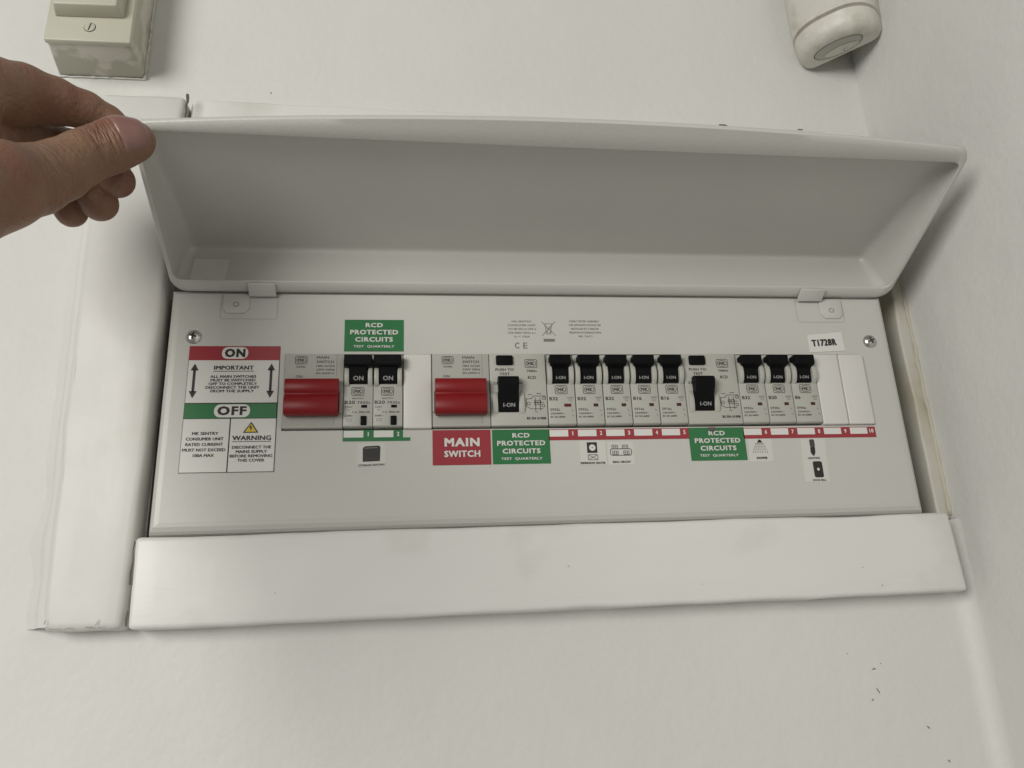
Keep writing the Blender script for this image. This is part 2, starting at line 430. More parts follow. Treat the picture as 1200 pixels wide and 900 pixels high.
# lid: shallow tray swung up about its upper edge
TH = R(26.0); HY, HZ = -1.2, 47.0
LX0, LX1, LL, BOW = -260.0, 216.0, 114.0, 9.5
ey, ez = -math.cos(TH), math.sin(TH); ny, nz_ = math.sin(TH), math.cos(TH)
def lidpt(x, s, n):
    x += 6.0 * min(max(s / LL, 0), 1) * (x - LX0) / (LX1 - LX0)
    return (x, HY + ey * s + ny * n, HZ + ez * s + nz_ * n)
def qx(x): return min((2 * (x - (LX0 + LX1) / 2) / (LX1 - LX0)) ** 2, 1)
def depth(x, s):
    t = min(max(s / LL, 0), 1)
    return 43.0 * (1 - t) ** .85 + 6.5 * t
bm = bmesh.new()
RN = 10
def ringpts(ix, ih, ifr, r, bow=1.0, tilt=0.0):
    """rounded outline of the tray; the free edge bows outwards"""
    x0, x1, s0, s1 = LX0 + ix, LX1 - ix, ih, LL - ifr
    pts = []
    arcs = ((x1 - r, s1 - r, 0), (x0 + r, s1 - r, 90), (x0 + r, s0 + r, 180), (x1 - r, s0 + r, 270))
    arc = [[(cx + r * math.cos(R(a0 + 90 * k / RN)), cs + r * math.sin(R(a0 + 90 * k / RN))) for k in range(RN + 1)] for cx, cs, a0 in arcs]
    for i in range(4):
        pts += arc[i]
        a = arc[i][-1]; b = arc[(i + 1) % 4][0]
        k = 40 if i % 2 == 0 else 10
        for j in range(1, k): pts.append((a[0] + (b[0] - a[0]) * j / k, a[1] + (b[1] - a[1]) * j / k))
    return [(x, s + (bow * BOW * (1 - qx(x)) + tilt * ((x1 - x) / (x1 - x0)) ** 2) * max(0, (s - s0) / (s1 - s0)) ** 2) for x, s in pts]
rows = []
def row(ix, ih, ifr, r, f, bow=1.0, n=None, tilt=0.0):
    rows.append([bm.verts.new([c * S for c in lidpt(x, s, 2.6 + f * (depth(x, s) - 2.6) if n is None else n)]) for x, s in ringpts(ix, ih, ifr, r, bow, tilt)])
row(3.4, 9.6, 9.3, 5, 0, bow=.04, n=.9, tilt=4.5)            # inner edge of the folded flange
row(3.0, 8.8, 8.5, 6, 0, bow=.08, n=.15, tilt=4.3)
row(2.0, 3.0, 3.0, 8, 0, bow=.7, n=0.0)
row(1.0, 1.0, 1.0, 9, 0, bow=1, n=.25)
row(.25, .3, .3, 10, 0, bow=1, n=1.2)
row(0, 0, 0, 10, 0, bow=1, n=2.6)
for ins, f in [(0.3, .12), (0.6, .30), (1.0, .52), (1.6, .70), (2.5, .83), (3.8, .92), (5.6, .972), (8.0, .995), (11, 1.0), (18, 1.0), (28, 1.0), (40, 1.0), (50, 1.0)]:
    row(ins, ins * .9, ins, max(8 - ins * .7, 2), f)
for a, b in zip(rows, rows[1:]):
    for i in range(len(a)): bm.faces.new((a[i], a[(i + 1) % len(a)], b[(i + 1) % len(a)], b[i]))
L_ = rows[-1]; A1 = RN + 1
up = L_[RN:RN + 41]; i2 = RN + 41 + RN; side = L_[RN + 40: RN + 40 + RN + 10 + RN + 1]
i_arc2_end = A1 + 39 + A1 + 9 + A1 - 1
dn = L_[i_arc2_end:i_arc2_end + 41][::-1]
for i in range(40): bm.faces.new((up[i], up[i + 1], dn[i + 1], dn[i]))
bm.faces.new(L_[RN + 40:i_arc2_end + 1])
bm.faces.new(L_[i_arc2_end + 40:] + L_[:RN + 1])
bmesh.ops.recalc_face_normals(bm, faces=bm.faces)
me = bpy.data.meshes.new('lid'); bm.to_mesh(me); bm.free()
me.materials.append(M['lid']); me.shade_smooth(); me.set_sharp_from_angle(angle=R(50))
lid = link(bpy.data.objects.new('lid', me), cu)
sol = lid.modifiers.new('thickness', 'SOLIDIFY'); sol.thickness = 1.5 * S; sol.offset = -1.0; sol.use_even_offset = True
tag(lid, 'raised curved light grey metal lid')
from mathutils.bvhtree import BVHTree
bv_ = BVHTree.FromPolygons([v.co * 1000 for v in me.vertices], [tuple(p.vertices) for p in me.polygons])
E_ = Vector((0, ey, ez)); mb = MB(); vs = []     # bright reflection painted as a paler patch inside the lid by the hinge
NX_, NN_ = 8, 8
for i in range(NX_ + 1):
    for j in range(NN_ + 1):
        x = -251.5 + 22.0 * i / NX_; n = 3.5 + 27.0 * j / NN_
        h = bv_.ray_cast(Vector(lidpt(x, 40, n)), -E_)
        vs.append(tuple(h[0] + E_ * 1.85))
mb.add(vs, [(i * (NN_ + 1) + j, (i + 1) * (NN_ + 1) + j, (i + 1) * (NN_ + 1) + j + 1, i * (NN_ + 1) + j + 1) for i in range(NX_) for j in range(NN_)], 'reflection')
mb.build('reflection_patch', lid, smooth=80)

# hinges
for x0, x1, hx0, hx1, zl in ((-229.0, -212.8, -213.0, -196.4, 33.4), (165.4, 181.4, 149.6, 166.6, 32.2)):
    mb = MB(); p = [(x0, 46.5), (x0, zl + 3), (x0 + 3, zl), (x1 - 3, zl), (x1, zl + 3), (x1, 46.5)]
    mb.prism(p[::-1][::-1], -1.0, 0.3, 'panel')
    h = mb.build('hinge_leaf', cu, bevel=.35, smooth=40)
    mb = MB(); mb.rring((x0 + x1) / 2 - 1.8, (x0 + x1) / 2 + 1.8, zl + 4.2, zl + 7.6, 1.7, .45, -1.08, 'ink_light'); mb.build('rivet', h)
    mb = MB(); q = [(-1.3, 44.6), (-2.4, 44.0), (-3.6, 44.9), (-9.6, 48.6), (-10.2, 49.4), (-9.6, 50.4), (-2.6, 47.0)]
    mb.sweep(q, hx0, hx1, 'lid'); mb.build('hinge_knuckle', cu, bevel=.4, smooth=40)
    mb = MB(); a, b = min(x0, hx0) - 1.4, max(x1, hx1) + 1.0
    mb.rring(a, b, 29.5, 45.8, 2.0, .4, -.12, 'pressed'); mb.build('pressed_outline', cu)

# fixing screws
for sx, sz, ang in ((-245.0, 17.4, 1.35), (197.3, 15.6, .45)):
    mb = MB(); n = 24; prof_s = [(0, -2.7), (1.8, -2.5), (3.4, -1.8), (4.5, -.7), (4.8, 0.05)]
    vs = [(sx, prof_s[0][1], sz)]; fs = []
    for r_, y_ in prof_s[1:]:
        for k in range(n): vs.append((sx + r_ * math.cos(2 * math.pi * k / n), y_, sz + r_ * math.sin(2 * math.pi * k / n)))
    for k in range(n): fs.append((0, 1 + k, 1 + (k + 1) % n))
    for j in range(len(prof_s) - 2):
        for k in range(n): fs.append((1 + j * n + k, 1 + (j + 1) * n + k, 1 + (j + 1) * n + (k + 1) % n, 1 + j * n + (k + 1) % n))
    mb.add(vs, fs, 'chrome'); sc_ = mb.build('fixing_screw', cu, smooth=60, recalc=True)
    mb = MB()
    for a in (ang, ang + math.pi / 2):
        mb.seg(sx - 2.3 * math.cos(a), sz - 2.3 * math.sin(a), sx + 2.3 * math.cos(a), sz + 2.3 * math.sin(a), 1.0, -2.78 - (a > ang) * .03, 'ink')
    mb.build('cross_slot', sc_)

# ---------------- stickers on the panel
def sticker(name, quad, m, label, y=-0.28):
    mb = MB(); mb.prism(quad, y, 0.02, m); o = mb.build(name, cu)
    o['label'] = label; return o
YL, YT = -0.36, -0.44

# large switch-off instructions
X0, X1 = -246.7, -192.3
o = sticker('instruction_sticker', [(X0, -68.3), (X1, -68.3), (X1, 11.3), (X0, 11.3)], 'st_white', 'white instruction sticker with red ON band and green OFF band')
mb = MB()
mb.rect(X0, X1, 2.0, 11.3, YL, 'st_red'); mb.rect(X0, X1, -35.0, -26.0, YL, 'st_green')
mb.rect(X0, X1, -26.0, -25.3, YL, 'ink'); mb.rect(X0, X1, -35.4, -35.0, YL, 'ink')
mb.rect(-219.7, -219.0, -68.3, -35.4, YL, 'ink')
for a, b, c, d in ((X0, X1, -68.3, -67.9), (X1 - .45, X1, -67.9, 2.0), (X0, X0 + .22, -67.9, 2.0)): mb.rect(a, b, c, d, YL, 'ink_grey')
mb.flat(rrect(-227.3, -211.6, 2.9, 10.6, 3.4), YT, 'st_white'); mb.flat(rrect(-229.3, -208.3, -34.5, -26.4, 3.6), YT, 'st_white')
mb.build('colour_band', o)
mb = MB(); T = -0.5
mb.text('ON', -219.4, 6.75, 12.2, 5.6, T, 'ink', .022); mb.text('OFF', -218.8, -30.4, 17.0, 5.7, T, 'ink', .022)
mb.text('IMPORTANT', -219.5, -2.9, 23.5, 2.7, T, 'ink', .004); mb.rect(-231.6, -207.6, -5.35, -5.0, T, 'ink_grey')
for i, (s, w) in enumerate((('ALL MAIN SWITCHES', 27), ('MUST BE SWITCHED', 26.5), ('OFF TO COMPLETELY', 28.5), ('DISCONNECT THE UNIT', 31.5), ('FROM THE SUPPLY', 25.5))):
    mb.text(s, -219.5, -8.6 - 2.33 * i, w, 1.75, T, 'ink')
for ax in (-242.6, -197.2):
    mb.rect(ax - .75, ax + .75, -18.5, -4.0, T, 'ink')
    mb.flat([(ax - 2.3, -4.6), (ax + 2.3, -4.6), (ax, -.2)], T, 'ink'); mb.flat([(ax - 2.3, -17.9), (ax, -22.3), (ax + 2.3, -17.9)], T, 'ink')
for i, (s, w) in enumerate((('MK SENTRY', 15), ('CONSUMER UNIT', 21.5), ('RATED CURRENT', 21.5), ('MUST NOT EXCEED', 24.5), ('100A MAX', 12))):
    mb.text(s, -233.3, -44.4 - 3.35 * i, w, 1.85, T, 'ink')
mb.flat([(-211.6, -44.2), (-202.6, -44.2), (-207.1, -37.4)], T, 'ink'); mb.flat([(-210.4, -43.6), (-203.8, -43.6), (-207.1, -38.6)], T - .05, 'st_yellow')
mb.flat([(-207.6, -39.9), (-208.1, -41.5), (-207.2, -41.4), (-207.5, -43.2), (-206.2, -40.9), (-207.0, -41.0), (-206.6, -39.9)], T - .1, 'ink')
mb.text('WARNING', -206.3, -47.4, 22.5, 2.9, T, 'ink', .006); mb.rect(-217.5, -195.0, -49.8, -49.45, T, 'ink_grey')
for i, (s, w) in enumerate((('DISCONNECT THE', 22.5), ('MAINS SUPPLY', 18), ('BEFORE REMOVING', 24.5), ('THIS COVER', 15.5))):
    mb.text(s, -206.0, -53.1 - 2.65 * i, w, 1.8, T, 'ink')
mb.build('lettering', o)

def rcd_sticker(x0, x1, z0, z1, label, rot=0.0):
    o = sticker('circuit_sticker', [(x0, z0), (x1, z0), (x1, z1), (x0, z1)], 'st_green', label)
    mb = MB(); c = (x0 + x1) / 2; h = z1 - z0
    mb.text('RCD', c, z1 - .175 * h, 10.8, 3.0, T, 'ink_white', .016); mb.text('PROTECTED', c, z1 - .40 * h, 30.0, 3.2, T, 'ink_white', .016)
    mb.text('CIRCUITS', c, z1 - .63 * h, 23.5, 3.2, T, 'ink_white', .016); mb.text('TEST  QUARTERLY', c, z1 - .855 * h, 25.5, 1.9, T, 'ink_white', .006)
    mb.build('lettering', o); return o
rcd_sticker(-153.6, -116.6, 8.0, 29.5, 'green RCD sticker above the two residual current breakers')
rcd_sticker(-62.4, -26.6, -65.7, -43.9, 'green RCD sticker right of the red MAIN SWITCH sticker')
o3 = rcd_sticker(62.9, 99.6, -65.4, -43.9, 'green RCD sticker with a chipped dark top edge')
mb = MB(); pts = [(76.2, -43.8), (80.8, -43.8), (81.4, -45.6), (79.8, -46.4), (78.8, -45.5), (77.2, -46.9), (75.9, -45.6)]
mb.flat(pts[::-1], -.75, 'crack'); mb.build('chipped_mark', o3)
o = sticker('main_switch_sticker', [(-99.0, -65.8), (-63.4, -65.8), (-63.4, -43.8), (-99.0, -43.8)], 'st_red', 'red MAIN SWITCH sticker')
mb = MB(); mb.text('MAIN', -81.0, -51.6, 21.5, 5.4, T, 'ink_white', .02); mb.text('SWITCH', -81.0, -58.9, 22.0, 4.1, T, 'ink_white', .016); mb.build('lettering', o)

# numbered strips
def strip(u0, nums, m, ztop, label, tail=0):
    x0 = U(u0); x1 = U(u0 + len(nums))
    o = sticker('number_strip', [(x0, ztop - 7.0), (x1 + tail, ztop - 7.0), (x1 + tail, ztop - 4.9 if tail else ztop), (x1, ztop - 4.9 if tail else ztop), (x1, ztop), (x0, ztop)] if tail else
                [(x0, ztop - 7.0), (x1, ztop - 7.0), (x1, ztop), (x0, ztop)], m, label)
    mb = MB()
    for i, nm in enumerate(nums):
        a = x0 + MOD * i
        mb.rect(a + .5, a + 12.3, ztop - 4.7, ztop - .45, YL, 'st_white')
        mb.text(nm, a + 15.2, ztop - 2.7, 1.5 if len(nm) == 1 and nm != '1' else (.7 if nm == '1' else 2.9), 2.7, YL, 'ink_white', .012)
    mb.build('lettering', o)
strip(0, '12', 'st_green', -43.2, 'green number strip for circuits 1 and 2', 4.5)
strip(7, '12345', 'st_red', -44.0, 'red number strip for circuits 1 to 5')
strip(14, ['6', '7', '8', '9', '10'], 'st_red', -44.4, 'red number strip for circuits 6 to 10')

# little clear circuit symbols
def icon(name, x0, x1, z0, z1, label, skew=0.0):
    return sticker(name, [(x0 + skew, z0), (x1 + skew, z0), (x1, z1), (x0, z1)], 'st_clear', label, y=-.2)
YI = -.3
o = icon('symbol_sticker', -144.4, -127.2, -66.2, -51.6, 'storage heater symbol sticker')
mb = MB(); mb.flat([(-140.8, -63.0), (-130.6, -62.6), (-130.4, -54.0), (-131.4, -53.0), (-139.6, -53.4), (-140.9, -54.6)], YI, 'ink')
mb.flat([(-140.2, -54.9), (-132, -54.5), (-132.2, -54.0), (-139.4, -54.3)], YI - .05, 'ink_light'); mb.rect(-139.8, -131.2, -61.4, -61.1, YI - .05, 'ink_grey')
mb.text('STORAGE HEATING', -135.6, -65.0, 15.5, 1.3, YI, 'ink', .008, rot=.03); mb.build('lettering', o)
o = icon('symbol_sticker', -8.0, 8.6, -67.0, -51.6, 'water heater symbol sticker')
mb = MB(); mb.rect(-3.4, 3.0, -59.4, -52.6, YI, 'ink'); mb.flat(rrect(-2.1, 2.0, -58.1, -54.0, 2.0, 6), YI - .05, 'ink_white'); mb.flat(rrect(-.35, .25, -56.3, -55.7, .3), YI - .1, 'ink')
mb.rring(-3.2, 3.2, -64.0, -60.4, .5, .35, YI, 'ink_grey'); mb.seg(-2.4, -63.4, 2.4, -61, .3, YI - .05, 'ink_grey'); mb.seg(-2.4, -61, 2.4, -63.4, .3, YI - .05, 'ink_grey')
mb.text('IMMERSION HEATER', -.2, -65.8, 15.6, 1.35, YI, 'ink', .01); mb.build('lettering', o)
o = icon('symbol_sticker', 9.6, 26.2, -67.2, -52.4, 'ring circuit symbol sticker')
mb = MB(); mb.rring(11.0, 25.0, -61.4, -56.8, 1.6, .45, YI, 'ink_grey')
for x_, z_ in ((14.2, -55.8), (20.8, -55.8), (14.4, -59.6), (21.4, -59.6)):
    mb.flat(rrect(x_ - 1.9, x_ + 1.9, z_ - 1.3, z_ + 1.3, .3), YI - .04, 'st_clear')
    mb.rring(x_ - 1.9, x_ + 1.9, z_ - 1.3, z_ + 1.3, .4, .4, YI - .08, 'ink_grey'); mb.rect(x_ - 1.0, x_ - .3, z_ - .5, z_ + .5, YI - .08, 'ink_grey'); mb.rect(x_ + .3, x_ + 1.0, z_ - .5, z_ + .5, YI - .08, 'ink_grey')
mb.text('RING CIRCUIT', 18.0, -65.4, 11.4, 1.35, YI, 'ink', .01); mb.build('lettering', o)
o = icon('symbol_sticker', 101.6, 117.6, -66.6, -51.6, 'shower symbol sticker', -1.0)
mb = MB(); mb.flat([(107.2, -54.2), (111.0, -54.2), (109.6, -52.2), (108.6, -52.2)], YI, 'ink')
for k in range(-3, 4):
    for j in range(4):
        f0, f1 = .25 + j * .25, .40 + j * .25; bx = 109.0 + k * .55; ex = 109.0 + k * 1.5 - .4
        mb.seg(bx + (ex - bx) * f0, -54.4 - 7 * f0 + 1.6, bx + (ex - bx) * f1, -54.4 - 7 * f1 + 1.6, .35, YI, 'ink_grey')
mb.text('SHOWER', 109.2, -64.2, 7.2, 1.5, YI, 'ink', .012); mb.build('lettering', o)
o = icon('symbol_sticker', 136.8, 153.2, -80.4, -51.8, 'lighting and bell symbol sticker', -1.4)
mb = MB(); mb.flat(rrect(142.4, 145.8, -57.6, -52.4, 1.0), YI, 'ink_grey'); mb.flat([(142.4, -57.6), (145.6, -57.6), (145.4, -61.0), (144.4, -63.2), (143.4, -63.2), (142.2, -61.0)][::-1], YI - .04, 'ink')
mb.text('LIGHTING', 143.8, -64.8, 8.0, 1.4, YI, 'ink', .008)
mb.flat(rrect(142.4, 148.6, -77.4, -66.9, 1.2), YI, 'ink'); mb.flat(rrect(144.6, 146.4, -73.0, -71.2, .9, 5), YI - .05, 'ink_white')
mb.text('DOOR BELL', 145.2, -79.1, 9.0, 1.3, YI, 'ink', .008); mb.build('lettering', o)
o = sticker('number_sticker', [(153.2, 7.6), (178.4, 8.8), (177.8, 22.4), (153.2, 20.0)], 'st_white', 'white handwritten-size number sticker reading T1728R', y=-.45)
o['label'] = 'white sticker printed T1728R'
mb = MB(); mb.text('T1728R', 164.2, 14.6, 17.6, 4.9, -.56, 'ink', .018, rot=.06); mb.build('lettering', o)

# printed notice at the top of the panel
mb = MB(); Y0 = -.08
for i, (s, w) in enumerate((('MK SENTRY', 13), ('CONSUMER UNIT', 18.5), ('TO BS EN 61439-3', 18.5), ('230-400V 50Hz a.c.', 18.5), ('In = 100A', 10))):
    mb.text(s, -40.6, 29.0 - 2.65 * i, w, 1.35, Y0, 'ink_light')
mb.text('C', -44.2, 12.2, 3.0, 4.2, Y0, 'ink_light'); mb.text('E', -38.9, 12.2, 2.8, 4.2, Y0, 'ink_light')
for i, (s, w) in enumerate((('FORM TESTED ASSEMBLY', 20), ('THE APPLIANCE SHOULD BE', 21.5), ('INSTALLED BY A SKILLED', 18.5), ('PERSON IN ACCORDANCE WITH', 21), ('BS 7671', 9))):
    mb.text(s, 1.0, 29.3 - 2.65 * i, w, 1.35, Y0, 'ink_light')
for a, b, c, d in ((-25.4, 27.5, -21.0, 27.5), (-25.4, 27.5, -24.6, 20.2), (-21.0, 27.5, -21.8, 20.2), (-24.6, 20.2, -21.8, 20.2), (-24.8, 24.4, -21.6, 24.4)):
    mb.seg(a, b, c, d, .4, Y0, 'ink_light')
mb.seg(-27.6, 29.0, -18.6, 19.0, .42, Y0 - .03, 'ink_light'); mb.seg(-18.6, 29.0, -27.6, 19.0, .42, Y0 - .05, 'ink_light')
mb.rring(-24.4, -21.8, 21.0, 23.4, 1.0, .35, Y0 - .07, 'ink_light'); mb.rect(-26.8, -19.4, 14.9, 16.9, Y0, 'ink_light')
mb.build('printed_notice', cu)

# ------------------------------------------------------------------ devices on the rail
def logo(mb, x0, x1, z0, z1, y, m):
    mb.rring(x0, x1, z0, z1, 1.1, .42, y, m)
    cx, cz = (x0 + x1) / 2, (z0 + z1) / 2; w, h = (x1 - x0) * .40, (z1 - z0) * .36
    mb.rring(cx - w, cx + w, cz - h, cz + h, h * .95, .38, y, m)
    mb.text('MK', cx, cz, w * 1.35, h * 1.05, y, m, .02)

ZT, ZB = 5.4, -42.0
def lever(mb, cxm, cap, neck, ztop, zbot, y_front, y_face, m, nose=6.4):
    """toggle pushed up: wide nose on top, waisted neck running down into the body"""
    prof = []   # (z, halfwidth, y)
    zt = ztop; n = 10
    rows = [(zt + .4, cap, y_front + 2.6), (zt, cap, y_front + .5), (zt - .7, cap, y_front), (zt - nose + .8, cap, y_front + .4), (zt - nose, cap - .1, y_front + 1.2)]
    for k in range(1, 7):
        t = k / 6; hw = neck + (cap - .1 - neck) * (1 - t) ** 2.2
        rows.append((zt - nose - 2.4 * t, hw, y_front + 1.2 + 3.4 * (1 - (1 - t) ** 2)))
    y_end = y_face - .9
    for k in range(1, 5):
        t = k / 4; z = zt - nose - 2.4 + (zbot - (zt - nose - 2.4)) * t
        rows.append((z, neck, y_front + 4.6 + (y_end - y_front - 4.6) * t))
    vs = []; fs = []
    for z, hw, y in rows:
        vs += [(cxm - hw, y_face + 3, z), (cxm - hw + .0, y + .5, z), (cxm - hw + .5, y, z), (cxm + hw - .5, y, z), (cxm + hw, y + .5, z), (cxm + hw, y_face + 3, z)]
    for i in range(len(rows) - 1):
        for k in range(5): fs.append((i * 6 + k, (i + 1) * 6 + k, (i + 1) * 6 + k + 1, i * 6 + k + 1))
    fs += [tuple(range(6)), tuple(reversed([(len(rows) - 1) * 6 + k for k in range(6)]))]
    mb.add(vs, fs, m); return rows

def mcb(u, rating, code, label, group, red=False, y_face=-3.2):
    x = U(u); t = empty('circuit_breaker', label, 'circuit breaker', group); w = 17.75
    mb = MB()
    mb.sweep([(y_face, -41.2), (y_face, -15.2), (y_face + 2.4, -14.0), (y_face + 2.4, ZT), (30, ZT), (30, ZB), (y_face + 1.6, ZB)], x + .22, x + w - .12, 'grey')
    mb.build('body', t, bevel=.35, smooth=40)
    for a, b in ((x + .55, x + 3.45), (x + 14.35, x + w - .45)):
        mb = MB(); pr = [(y_face + 3, -15.6), (y_face + .1, -15.6)]
        for k in range(9):
            q = k / 8; pr.append((y_face - .1 - 3.5 * math.sin(math.pi * q) ** .6, -15.4 + 14.6 * q))
        pr += [(y_face + 3, -.6)]
        mb.sweep(pr, a, b, 'grey'); mb.build('toggle_cheek', t, bevel=.5, segs=2, smooth=50)
    mb = MB(); rows = lever(mb, x + 8.9, 6.6, 5.1, 2.6, -13.9, -9.8, y_face, 'black')
    lv = mb.build('toggle', t, bevel=0, smooth=35, recalc=True)
    mb = MB(); mb.text('I-ON', x + 9.1, -11.3, 6.0, 2.0, 0, 'ink_tog', 0.0)
    for i, v in enumerate(mb.v):       # sit on the sloping neck
        z = v[2]
        for (za, ha, ya), (zc, hc, yc) in zip(rows, rows[1:]):
            if zc <= z <= za: mb.v[i] = (v[0], ya + (yc - ya) * (za - z) / (za - zc) - .06 + v[1], z)
    mb.build('lettering', lv)
    y = y_face - .06; mb = MB()
    logo(mb, x + 5.0, x + 13.0, -21.9, -16.0, y, 'ink_grey')
    mb.text(rating, x + 1.2, -24.9, 5.4 if len(rating) == 3 else 3.6, 2.3, y, 'ink', .006, 'L')
    mb.text('6000', x + 14.6, -24.2, 4.0, 1.0, y, 'ink_light'); mb.rring(x + 13.6, x + 15.6, -26.6, -25.1, .2, .25, y, 'ink_light')
    mb.text(code, x + 1.3, -32.0, 6.2, 1.6, y, 'ink_grey', 0, 'L'); mb.text('230/400V~', x + 1.3, -34.6, 9.2, 1.2, y, 'ink_grey', 0, 'L'); mb.text('IEC EN 60898', x + 1.3, -36.8, 9.2, 1.2, y, 'ink_grey', 0, 'L')
    mb.seg(x + 14.8, -32, x + 16, -33.2, .35, y, 'ink_light'); mb.seg(x + 15.4, -35.4, x + 16.4, -36.6, .35, y, 'ink_light')
    tag(mb.build('printed_marking', t), kind='stuff')
    mb = MB(); mb.prism(rrect(x + (10.4 if red else 11.2), x + (14.9 if red else 14.2), -30.2, -28.2, .2, 1), y_face - .12, y_face + .3, 'win_red' if red else 'win'); mb.build('indicator_window', t)
    return t
g = 'circuit breakers in the row'
for u, r_, c_, l_, red in ((7, 'B32', '5932s', 'miniature circuit breaker marked B32 above strip number 1, just right of the first RCD', True),
                      (8, 'B32', '5932s', 'miniature circuit breaker marked B32 directly above number 2 of the red strip', False),
                      (9, 'B32', '5932s', 'miniature circuit breaker above number 3, middle of the row of five', False),
                      (10, 'B16', '5916s', 'miniature circuit breaker marked B16 above red strip number 4', False),
                      (11, 'B16', '5916s', 'miniature circuit breaker marked B16 above number 5, left beside the second RCD', False),
                      (14, 'B32', '5932s', 'miniature circuit breaker marked B32 above number 6 and the shower symbol', False),
                      (15, 'B20', '5920s', 'miniature circuit breaker marked B20 above number 7, middle of the three on the right', False),
                      (16, 'B6', '5906s', 'miniature circuit breaker marked B6 above number 8, beside the white blanking plates', False)):
    mcb(u, r_, c_, l_, g, red)

def rcbo(u, label):
    x = U(u); yf = -3.0; t = empty('residual_current_breaker', label, 'circuit breaker', 'residual current breakers'); w = 17.8
    mb = MB(); mb.sweep([(yf, -41.4), (yf, -14.8), (yf + 2.2, -13.8), (yf + 2.2, ZT), (30, ZT), (30, ZB), (yf + 1.4, ZB)], x + .1, x + w, 'grey'); mb.build('body', t, bevel=.35, smooth=40)
    for a, b in ((x + .5, x + 3.3), (x + 14.7, x + w - .4)):
        mb = MB(); pr = [(yf + 3, -16.6), (yf + .1, -16.6)] + [(yf - .1 - 3.0 * math.sin(math.pi * k / 8) ** .6, -16.4 + 14.4 * k / 8) for k in range(9)] + [(yf + 3, -1.8)]
        mb.sweep(pr, a, b, 'grey'); mb.build('toggle_cheek', t, bevel=.5, smooth=50)
    mb = MB(); rows = [(2.7, 8.3, -8.2), (2.2, 8.35, -9.8), (1.2, 8.35, -10.6), (-3.8, 8.35, -10.0), (-4.8, 8.3, -9.2), (-5.0, 5.4, -7.6), (-13.8, 5.3, -4.6)]
    vs = []; fs = []; cx = x + 8.95
    for z, hw, y in rows: vs += [(cx - hw, yf + 3, z), (cx - hw, y + .4, z), (cx - hw + .4, y, z), (cx + hw - .4, y, z), (cx + hw, y + .4, z), (cx + hw, yf + 3, z)]
    for i in range(len(rows) - 1):
        for k in range(5): fs.append((i * 6 + k, (i + 1) * 6 + k, (i + 1) * 6 + k + 1, i * 6 + k + 1))
    fs += [tuple(range(6)), tuple(reversed([(len(rows) - 1) * 6 + k for k in range(6)]))]
    mb.add(vs, fs, 'black'); lv = mb.build('toggle', t, smooth=30, recalc=True)
    mb = MB(); mb.text('ON', x + 9.0, -11.6, 6.2, 2.7, 0, 'ink_tog', .004)
    mb.v = [(a, -7.6 + b_ + 3.0 * (-5.0 - c) / 8.8 - .07, c) for a, b_, c in mb.v]; mb.build('lettering', lv)
    y = yf - .06; mb = MB(); logo(mb, x + 4.8, x + 12.6, -22.2, -16.6, y, 'ink_grey'); mb.text('SENTRY', x + 8.8, -23.9, 7.0, .9, y, 'ink_grey')
    mb.text('B20', x + .9, -26.4, 6.2, 2.2, y, 'ink', .002, 'L'); mb.text('7935s', x + 8.4, -26.6, 7.8, 1.6, y, 'ink_grey', 0, 'L')
    mb.text('230V', x + 1.0, -29.4, 4.6, 1.3, y, 'ink_light', 0, 'L'); mb.text('~', x + 2.6, -31.3, 1.6, .7, y, 'ink_light', 0, 'L'); mb.text('I n 30mA', x + 5.8, -32.6, 10.4, 1.4, y, 'ink_grey', 0, 'L')
    mb.text('2500~', x + .9, -34.9, 5.4, 1.2, y, 'ink_grey', 0, 'L'); mb.rring(x + 2.2, x + 5.2, -38.4, -36.8, .3, .25, y, 'ink_light'); tag(mb.build('printed_marking', t), kind='stuff')
    mb = MB(); mb.prism(rrect(x + 10.9, x + 14.4, -29.9, -28.1, .2, 1), yf - .15, yf + .3, 'black'); mb.build('indicator_window', t)
    mb = MB(); mb.box(x + 10.6, x + 14.2, yf - 1.1, yf + 1, -41.0, -35.2, 'black'); mb.build('test_button', t, bevel=.4)
rcbo(0, 'residual current breaker with black ON toggle above green number 1, beside the red lever')
rcbo(1, 'residual current breaker with black ON toggle above green number 2, beside a white blank')

